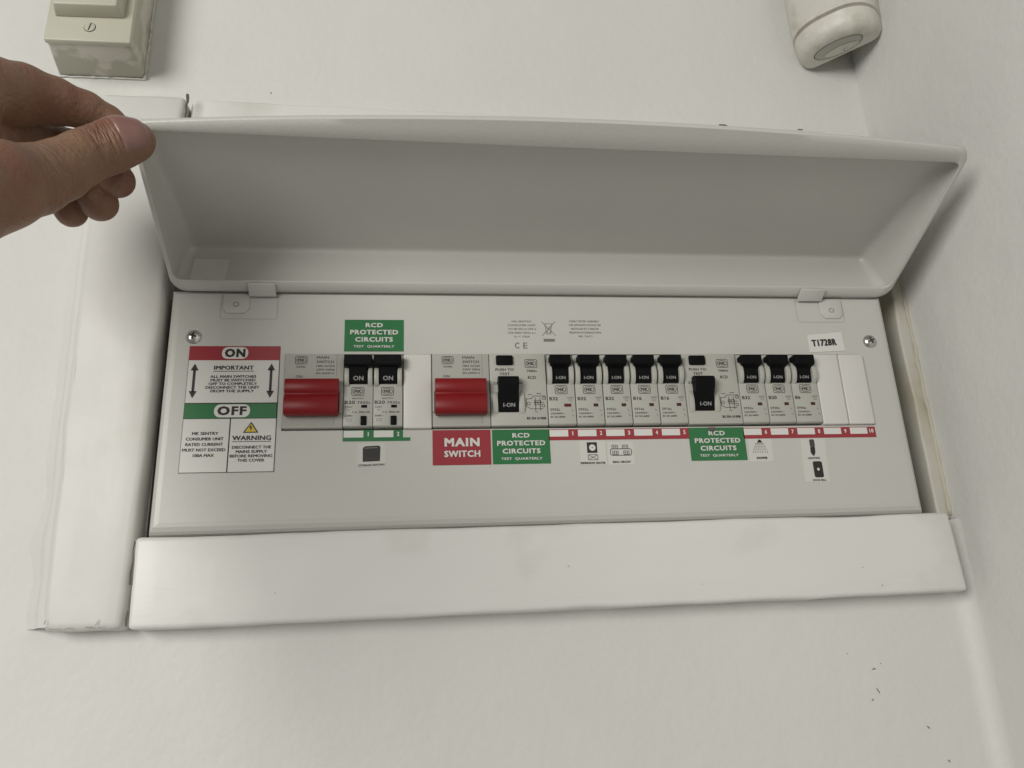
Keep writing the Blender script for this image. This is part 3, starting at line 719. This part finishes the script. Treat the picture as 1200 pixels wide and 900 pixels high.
def main_switch(u, label):
    x = U(u); yf = -2.8; t = empty('main_switch', label, 'switch', 'main switches'); w = 35.8
    mb = MB(); mb.sweep([(yf, -40.6), (yf, ZT), (30, ZT), (30, ZB - .4), (yf + .2, ZB - .4), (yf - .3, -41.6)], x + .12, x + w, 'grey2'); mb.build('body', t, bevel=.4, smooth=40)
    pr = [(yf + 2, -12.4), (-6.0, -12.2), (-8.4, -12.8)]
    for k in range(9): a = R(70 - 140 * k / 8); pr.append((-8.4 - 2.4 * math.cos(a) , -17.6 + 4.8 * math.sin(a)))
    pr += [(-9.0, -23.0)]
    for k in range(11): a = R(62 - 150 * k / 10); pr.append((-8.8 - 3.0 * math.cos(a), -29.6 + 5.9 * math.sin(a)))
    pr += [(-7.0, -35.8), (yf + 2, -34.6)]
    mb = MB(); mb.sweep(pr, x + 1.7, x + 33.4, 'red'); mb.build('lever', t, bevel=.25, segs=2, smooth=40, recalc=True)
    for a, b in ((x + .25, x + 1.5), (x + 33.7, x + 35.5)):
        mb = MB(); mb.box(a, b, yf - 2.2, yf + .5, -33.5, -19.4, 'grey2'); mb.build('lever_cheek', t, bevel=.5)
    y = yf - .06; mb = MB(); logo(mb, x + 6.2, x + 13.6, -1.6, 3.9, y, 'ink_grey'); mb.text('5500s', x + 9.9, -3.2, 5.6, 1.2, y, 'ink_grey')
    for i, (s, w_, h_) in enumerate((('MAIN', 7.4, 1.8), ('SWITCH', 10.4, 1.8), ('100A AC22A', 11.2, 1.25), ('230V 50Hz', 11.2, 1.3), ('EN 60947-3', 10.6, 1.25))):
        mb.text(s, x + 19.2, 2.9 - [0, 2.9, 5.6, 8.0, 10.4][i], w_, h_, y, 'ink_grey', 0, 'L')
    mb.text('ON', x + 9.0, -9.6, 4.0, 1.6, y, 'ink_grey')
    mb.rect(x + 30.6, x + 30.8, -40.4, -35.6, y, 'ink_light'); mb.rect(x + 31.4, x + 31.6, -9.0, 5.2, y, 'ink_light'); tag(mb.build('printed_marking', t), kind='stuff')
main_switch(-2, 'main switch with red lever at the left end of the row, beside the instruction sticker')
main_switch(3, 'main switch with red lever above the red MAIN SWITCH sticker')

def rcd(u, label):
    x = U(u); yf = -3.4; t = empty('residual_current_device', label, 'switch', 'residual current devices'); w = 35.7
    mb = MB(); mb.box(x + .15, x + w, yf, 30, ZB - .2, ZT, 'grey'); mb.build('body', t, bevel=.4)
    mb = MB(); mb.prism(rrect(x + 4.3, x + 15.0, -2.6, 3.7, .9, 3), yf - 1.6, yf + 1, 'black'); mb.build('test_button', t, bevel=.45)
    for a, b in ((x + 1.4, x + 4.6), (x + 17.6, x + 21.2)):
        mb = MB(); pr = [(yf + 1, -34.6), (yf - .1, -34.6)] + [(yf - .2 - 1.8 * math.sin(math.pi * k / 8) ** .6, -34.4 + 14.2 * k / 8) for k in range(9)] + [(yf + 1, -20)]
        mb.sweep(pr, a, b, 'grey'); mb.build('toggle_cheek', t, bevel=.4, smooth=50)
    mb = MB(); rows = [(-11.2, 6.3, -7.5), (-12.6, 6.4, -10.8), (-14.2, 6.4, -11.6), (-19.0, 6.3, -10.6), (-24, 6.2, -7.4), (-33.2, 6.15, -5.0), (-33.6, 6.1, -4.0)]
    vs = []; fs = []; cx = x + 11.2
    for z, hw, yy in rows: vs += [(cx - hw, yf + 2, z), (cx - hw, yy + .4, z), (cx - hw + .4, yy, z), (cx + hw - .4, yy, z), (cx + hw, yy + .4, z), (cx + hw, yf + 2, z)]
    for i in range(len(rows) - 1):
        for k in range(5): fs.append((i * 6 + k, (i + 1) * 6 + k, (i + 1) * 6 + k + 1, i * 6 + k + 1))
    fs += [tuple(range(6)), tuple(reversed([(len(rows) - 1) * 6 + k for k in range(6)]))]
    mb.add(vs, fs, 'black'); lv = mb.build('toggle', t, smooth=30, recalc=True)
    mb = MB(); mb.text('I-ON', x + 11.4, -29.6, 7.4, 2.5, 0, 'ink_tog', .004); mb.v = [(a, -7.4 + b_ + 2.4 * (-24 - c) / 9.2 - .07, c) for a, b_, c in mb.v]; mb.build('lettering', lv)
    y = yf - .06; mb = MB(); logo(mb, x + 22.6, x + 30.6, -4.4, 1.6, y, 'ink_grey'); mb.text('7880s', x + 26.8, -6.4, 6.6, 1.5, y, 'ink_grey', .004); mb.text('RCD', x + 26.8, -10.8, 5.2, 2.1, y, 'ink_grey', .006)
    mb.text('PUSH TO', x + 9.6, -5.5, 11.6, 1.8, y, 'ink', .006); mb.text('TEST', x + 9.6, -8.4, 6.6, 1.8, y, 'ink', .006)
    mb.text('23', x + 3.6, -14.6, 2.6, 1.7, y, 'ink'); mb.text('0V', x + 19.2, -14.6, 3.0, 1.7, y, 'ink')
    mb.text('BS EN 61008', x + 28.4, -37.6, 12.0, 1.6, y, 'ink', .012)
    gx, gz = x + 22.6, -31.5; k_ = 'ink_grey'
    for a, b, c, d in ((0, 6.6, 3, 6.6), (0, 6.6, 0, 1.5), (0, 1.5, 2.6, 0), (2.6, 0, 10.4, 0), (4.4, 8.4, 12, 8.4), (12, 8.4, 12, 6), (3, 6.6, 4.4, 8.4), (5.6, 7.4, 5.6, -1.2), (8.6, 7.4, 8.6, -1.2), (4.4, 4.2, 11, 4.2), (1, 9.3, 3.6, 9.3), (6.5, 10, 9.5, 10), (5, -2, 7, -2)):
        mb.seg(gx + a, gz + b, gx + c, gz + d, .4, y, k_)
    for a, b in ((11.0, 7.0), (10.6, 2.0), (1.4, 3.4)): mb.rring(gx + a - 1.1, gx + a + 1.1, gz + b - 1.1, gz + b + 1.1, 1.05, .35, y - .04, k_)
    mb.rring(gx + 5.0, gx + 9.2, gz + 2.4, gz + 5.6, .3, .35, y - .04, k_); mb.text('R', gx + 7.1, gz + 4, 1.4, 1.6, y - .04, k_); tag(mb.build('printed_marking', t), kind='stuff')
rcd(5, 'residual current device with test button, right beside the second red main switch')
rcd(12, 'residual current device with test button, above the chipped green sticker, between breaker groups')

def blank(u0, u1, label, dz=0.0, x0=None):
    a, b = U(u0) + .3, U(u1) - .3; t = MB()
    t.box(a, b, -2.6, 12, ZB - 1.0 + dz, ZT + dz, 'white')
    o = t.build('blanking_plate', None, bevel=.8, segs=3); tag(o, label, 'blanking plate', 'white blanking plates'); return o
blank(2, 3, 'white blanking plate between the residual current breakers and the second main switch')
blank(17, 18, 'white blanking plate next to the B6 breaker, above number 9')
blank(18, 19, 'white blanking plate at the right end of the row, above number 10')

# ------------------------------------------------------------------ ivory surface switch box, upper left
t = empty('switch_box', 'ivory plastic surface-mounted switch box with paint smears, high on the wall', 'switch box')
mb = MB()
fr_ = [(-352, -15), (-298.4, -15), (-299.6, WY), (-357, WY)]     # plan, tapering to the wall
z0, z1 = 222.0, 310.0
vs = [(x, y, z) for z in (z0, z1) for x, y in fr_]
mb.add(vs, [(0, 3, 2, 1), (4, 5, 6, 7), (0, 1, 5, 4), (1, 2, 6, 5), (2, 3, 7, 6), (3, 0, 4, 7)], 'ivory_paint')
mb.build('back_box', t, bevel=1.4, segs=3, wob=.15)
mb = MB(); mb.box(-352.6, -297.9, -19.0, -14.6, 221.2, 311, 'ivory'); mb.build('face_plate', t, bevel=1.0, segs=3)
mb = MB(); vs = [(x, y, z) for y, e in ((-29.5, 2.2), (-18.9, 0)) for x, z in ((-347.5 + e, 240.2 + e * .6), (-303.2 - e, 240.8 + e * .6), (-303.2 - e, 300 - e), (-347.5 + e, 300 - e))]
mb.add(vs, [(0, 1, 2, 3), (7, 6, 5, 4), (0, 4, 5, 1), (1, 5, 6, 2), (2, 6, 7, 3), (3, 7, 4, 0)], 'ivory'); mb.build('raised_cover', t, bevel=1.0, segs=3)
sx, sz = -324.6, 232.5
mb = MB(); mb.prism([(sx + 3.5 * math.cos(2 * math.pi * k / 20), sz + 3.5 * math.sin(2 * math.pi * k / 20)) for k in range(20)], -19.7, -18.5, 'ivory'); s_ = mb.build('screw', t, bevel=.3)
mb = MB(); mb.ring([(sx + 3.9 * math.cos(2 * math.pi * k / 20), sz + 3.9 * math.sin(2 * math.pi * k / 20)) for k in range(20)], [(sx + 3.4 * math.cos(2 * math.pi * k / 20), sz + 3.4 * math.sin(2 * math.pi * k / 20)) for k in range(20)], -19.06, 'ink_grey')
mb.seg(sx - .6, sz - 3, sx + .8, sz + 3, .9, -19.78, 'ink_grey'); mb.build('screw_slot', s_)
mb = MB(); pts = []; rad = []          # broken line of paint where the box meets the wall
for k in range(30):
    z = 221 + 84 * k / 29; pts.append((-299.0 + .5 * noise.noise((z / 5, 0, 3)), WY - 2.2 + .8 * noise.noise((z / 6, 4, 0)), z)); rad.append(max(.25, .8 + 1.1 * noise.noise((z / 4, 1, 8))))
tube(mb, pts, rad, 'cream', 6); mb.build('paint_seam', t, smooth=80, recalc=True)
mb = MB(); pts = []; rad = []
for k in range(26):
    x = -357 + 58 * k / 25; pts.append((x, WY - 1.0, 221.2 + .5 * noise.noise((x / 5, 0, 3)))); rad.append(max(.2, .6 + .9 * noise.noise((x / 4, 1, 8))))
tube(mb, pts, rad, 'wall', 6); mb.build('paint_seam', t, smooth=80, recalc=True)

# ------------------------------------------------------------------ cream motion sensor in the corner, upper right
t = empty('motion_sensor', 'cream painted motion sensor mounted across the corner, upper right', 'sensor')
CX, CY = 219.0, -3.5
ux, uy = 0.7071, -0.7071        # along the back plate, towards the side wall
vx, vy = -0.7071, -0.7071       # out of the corner
def sp(u, v, z): return (CX + ux * u + vx * v, CY + uy * u + vy * v, z)
def dshape(hw, dp, r, n=28, v0=0.0):
    """plan of the housing: flat back, rounded front"""
    pts = [(-hw, v0), (hw, v0)]
    for k in range(n + 1):
        a = math.pi * k / n
        c, s = math.cos(a), math.sin(a); e = 0.80
        pts.append((hw * math.copysign(abs(c) ** e, c), v0 + 4 + (dp - 4) * abs(s) ** e))
    return pts
mb = MB(); rings = []
Zb = 252.5
for dz, hw, dp in ((0.0, 21.0, 20.5), (.8, 24.6, 24.0), (2.6, 27.6, 26.8), (6.0, 29.8, 28.6), (9.5, 30.6, 29.6), (15.2, 31.0, 31.2), (15.8, 29.6, 29.4), (16.8, 29.6, 29.4), (17.4, 31.6, 32.8), (40, 32.2, 35), (85, 31.5, 36), (92, 28, 31)):
    rings.append([sp(u, v, Zb + dz) for u, v in dshape(hw, dp, 8)])
n = len(rings[0]); vs = [p for r_ in rings for p in r_]; fs = []
for i in range(len(rings) - 1):
    for k in range(n): fs.append((i * n + k, i * n + (k + 1) % n, (i + 1) * n + (k + 1) % n, (i + 1) * n + k))
fs += [tuple(reversed(range(n))), tuple((len(rings) - 1) * n + k for k in range(n))]
mb.add(vs, fs, 'cream'); mb.build('housing', t, smooth=50, wob=.25, wscale=12, recalc=True)
mb = MB(); el = [sp(17.5 * math.cos(2 * math.pi * k / 28), 10.8 + 8.0 * math.sin(2 * math.pi * k / 28), Zb - .35) for k in range(28)]
mb.poly(el, 'lens'); mb.build('sensor_window', t)
mb = MB(); e1 = [sp(q * 18.3 * math.cos(2 * math.pi * k / 36), 10.8 + q * 8.8 * math.sin(2 * math.pi * k / 36), Zb - .30) for q in (1, .955) for k in range(36)]
mb.add(e1, [(k, (k + 1) % 36, 36 + (k + 1) % 36, 36 + k) for k in range(36)], 'ink_light'); mb.build('window_rim', t)
mb = MB(); el = [sp(1.5 + 13.0 * math.cos(2 * math.pi * k / 20) , 7.6 + 4.2 * math.sin(2 * math.pi * k / 20) + .8 * noise.noise((k * .7, 0, 0)), Zb - .6) for k in range(20)]
mb.poly(el, 'cream'); mb.build('paint_patch', t)
mb = MB(); mb.poly([sp(3 + 1.6 * math.cos(2 * math.pi * k / 14), 5.5 + 1.6 * math.sin(2 * math.pi * k / 14), Zb - .9) for k in range(14)], 'chrome')
mb.poly([sp(3 + .7 * math.cos(2 * math.pi * k / 8), 5.5 + .7 * math.sin(2 * math.pi * k / 8), Zb - 1.0) for k in range(8)], 'ink'); mb.build('screw', t)
mb = MB(); bp = [sp(u, v, z) for z in (256, 345) for u, v in ((-27, -1), (27, -1), (27, 1), (-27, 1))]
mb.add(bp, [(0, 1, 2, 3), (4, 5, 6, 7), (0, 1, 5, 4), (1, 2, 6, 5), (2, 3, 7, 6), (3, 0, 4, 7)], 'cream'); mb.build('back_plate', t, recalc=True)

# ------------------------------------------------------------------ hand lifting the lid by its left corner
CH = {
'thumb': [(-250.5, -113.0, 79.1, 10.0), (-257.4, -114.0, 77.2, 12.5), (-264.6, -117.0, 70.3, 12.6), (-270.9, -122.0, 62.0, 12.5), (-276.8, -129.0, 50.4, 13.8), (-283.2, -138.0, 39.0, 15.6), (-290.2, -152.0, 27.0, 19.2), (-300.5, -168.0, 11.0, 22.0), (-309.1, -195.0, -17.7, 23.5), (-303.8, -250.0, -72.7, 22.9), (-300, -310, -130, 27.0)],
'index': [(-328.1, -135.0, 83.0, 21.0), (-319.6, -122.0, 98.6, 17.8), (-310.1, -110.0, 107.2, 15.3), (-298.9, -101.0, 110.8, 12.2), (-286.1, -92.0, 112.3, 9.8), (-276.5, -86.0, 110.6, 8.0), (-269.3, -85.0, 106.6, 6.6)],
'middle': [(-329.2, -112.0, 78.7, 19.0), (-325.3, -96.0, 100.0, 13.5), (-309.5, -72.0, 103.0, 11.2), (-283.9, -77.0, 95.8, 10.4), (-266.8, -87.0, 71.9, 9.1)],
'ring': [(-325.2, -120.0, 66.5, 20.7), (-327.4, -98.0, 89.6, 14.2), (-314.7, -70.0, 95.2, 11.2), (-291.7, -70.0, 84.3, 10.2), (-277.9, -78.0, 63.3, 9.6)],
'little': [(-322.1, -122.0, 53.3, 18.4), (-324.3, -100.0, 75.4, 12.2), (-318.5, -68.0, 83.8, 9.4), (-304.8, -65.0, 76.0, 8.9), (-295.3, -70.0, 62.6, 8.5)],
'palm': [(-328.1, -135.0, 83.0, 21.0), (-307.4, -160.0, 17.1, 21.0), (-309.1, -195.0, -17.7, 23.5)],
}
def cone_d(P, a, b):
    """signed distance to a round cone between two spheres (approximate)"""
    pa, ra = np.array(a[:3], np.float32), a[3]; pb, rb = np.array(b[:3], np.float32), b[3]
    d = pb - pa; t = np.clip(((P - pa) @ d) / float(d @ d), 0, 1)
    q = P - (pa + t[:, None] * d)
    return np.sqrt((q * q).sum(1)) - (ra + (rb - ra) * t)
def smin(a, b, k):
    h = np.clip(.5 + .5 * (b - a) / k, 0, 1); return b + (a - b) * h - k * h * (1 - h)
def chain_d(P, c, k=3.0):
    d = None
    for a, b in zip(c, c[1:]):
        e = cone_d(P, a, b); d = e if d is None else smin(d, e, k)
    return d
AX = np.array(CH['thumb'][0][:3]) - np.array(CH['thumb'][2][:3]); AX = AX / np.linalg.norm(AX)
IP = np.array(CH['thumb'][2][:3])
def hand_sdf(P):
    th = chain_d(P, CH['thumb'], 4.0)
    # flatten the thumb tip a little and crease the joint
    s = (P - IP) @ AX; rr = np.sqrt((((P - IP) - s[:, None] * AX) ** 2).sum(1))
    for s0, a, w in ((-1.0, 1.1, 1.0), (2.0, .8, .9), (5.0, .6, .9), (-4.2, .6, 1.0)):
        th = th + a * np.exp(-((s - s0 + 1.5 * np.sin(rr * .8 + P[:, 2] * .25)) / w) ** 2) * (rr < 22)
    d = smin(th, chain_d(P, CH['palm'], 8), 9.0)
    fi = chain_d(P, CH['index'], 3.0)
    d = smin(d, fi, 2.5)
    for kx in ('middle', 'ring', 'little'):
        f = chain_d(P, CH[kx], 3.0); d = smin(d, f, .35)
    return d
G = 1.35
lo = np.array([-352., -345., -165.]); hi = np.array([-232., -55., 132.])
nx, ny2, nz2 = [int(v) for v in np.ceil((hi - lo) / G)]
gx = (lo[0] + G * np.arange(nx)).astype(np.float32); gy = (lo[1] + G * np.arange(ny2)).astype(np.float32); gz = (lo[2] + G * np.arange(nz2)).astype(np.float32)
F = np.empty((nx, ny2, nz2), np.float32)
YZ = np.stack(np.meshgrid(gy, gz, indexing='ij'), -1).reshape(-1, 2)
for i in range(0, nx, 8):
    xs_ = gx[i:i + 8]
    P = np.concatenate([np.repeat(xs_, len(YZ))[:, None], np.tile(YZ, (len(xs_), 1))], 1).astype(np.float32)
    F[i:i + 8] = hand_sdf(P).reshape(len(xs_), ny2, nz2)
F[:, 0, :] = np.maximum(F[:, 0, :], .5); F[:, :, 0] = np.maximum(F[:, :, 0], .5); F[0] = np.maximum(F[0], .5)
def surface_nets(F):
    neg = F < 0
    c = [neg[i:neg.shape[0] - 1 + i, j:neg.shape[1] - 1 + j, k:neg.shape[2] - 1 + k] for i in (0, 1) for j in (0, 1) for k in (0, 1)]
    cnt = sum(x.astype(np.int8) for x in c); cell = (cnt > 0) & (cnt < 8)
    idx = -np.ones(cell.shape, np.int64); ijk = np.argwhere(cell); idx[cell] = np.arange(len(ijk))
    acc = np.zeros((len(ijk), 3)); w = np.zeros(len(ijk))
    corners = [(i, j, k) for i in (0, 1) for j in (0, 1) for k in (0, 1)]
    for a in range(8):
        for b in range(a + 1, 8):
            ca, cb = np.array(corners[a]), np.array(corners[b])
            if np.abs(ca - cb).sum() != 1: continue
            fa = F[tuple((ijk + ca).T)]; fb = F[tuple((ijk + cb).T)]
            mkk = (fa < 0) != (fb < 0); t_ = np.where(mkk, fa / np.where(mkk, fa - fb, 1), 0)
            acc += mkk[:, None] * (ca + (cb - ca) * t_[:, None]); w += mkk
    V = ijk + acc / w[:, None]
    Q = []
    for ax in range(3):
        a1, a2 = (ax + 1) % 3, (ax + 2) % 3
        sl0 = [slice(None)] * 3; sl1 = [slice(None)] * 3; sl0[ax] = slice(0, -1); sl1[ax] = slice(1, None)
        n0 = neg[tuple(sl0)]; n1 = neg[tuple(sl1)]
        for flip in (False, True):
            e = np.argwhere((n0 & ~n1) if not flip else (~n0 & n1))
            e = e[(e[:, a1] > 0) & (e[:, a2] > 0) & (e[:, a1] < F.shape[a1] - 1) & (e[:, a2] < F.shape[a2] - 1)]
            def off(p, q):
                o_ = e.copy(); o_[:, a1] -= p; o_[:, a2] -= q; return idx[tuple(o_.T)]
            q = np.stack([off(1, 1), off(0, 1), off(0, 0), off(1, 0)], 1)
            Q.append(q[:, ::-1] if flip else q)
    return V, np.concatenate(Q)
V, Q = surface_nets(F)
V = lo + V * G
me = bpy.data.meshes.new('hand')
me.from_pydata((V * S).tolist(), [], Q.tolist())
me.materials.append(M['skin']); me.shade_smooth()
hand = link(bpy.data.objects.new('hand', me))
tag(hand, 'bare hand pinching the lid corner between thumb and fingers', 'hand')
sm = hand.modifiers.new('smooth', 'SMOOTH'); sm.factor = .5; sm.iterations = 1
# thumb nail: a curved plate lying on the thumb
p0 = np.array(CH['thumb'][1][:3]) + AX * 1.5
nv = np.array([.28, -.82, -.10]); nv = nv - AX * (nv @ AX); nv /= np.linalg.norm(nv); bv = np.cross(AX, nv)
mb = MB(); NA, NB = 14, 13; top = []
for i in range(NA + 1):
    for j in range(NB + 1):
        a = -1 + 2 * i / NA; b = -1 + 2 * j / NB
        s_ = 4.6 + 7.6 * a * (1 - .10 * b * b) - (1.5 * b * b if a < 0 else .6 * b * b) * abs(a)
        ph = R(54) * b * (1 - .06 * a * a)
        dr = nv * math.cos(ph) + bv * math.sin(ph); base = p0 + AX * s_
        ts = np.linspace(2, 20, 140, dtype=np.float32); dd = hand_sdf((base + ts[:, None] * dr).astype(np.float32))
        k = int(np.argmax(dd > 0)); rr_ = float(ts[k])
        e = max(abs(a), abs(b)); lift = .75 * (1 - e ** 8) - .5 * e ** 10
        top.append(tuple(base + dr * (rr_ + lift)))
mb.add(top, [(i * (NB + 1) + j, (i + 1) * (NB + 1) + j, (i + 1) * (NB + 1) + j + 1, i * (NB + 1) + j + 1) for i in range(NA) for j in range(NB)], 'nail')
mb.build('thumb_nail', hand, smooth=80)
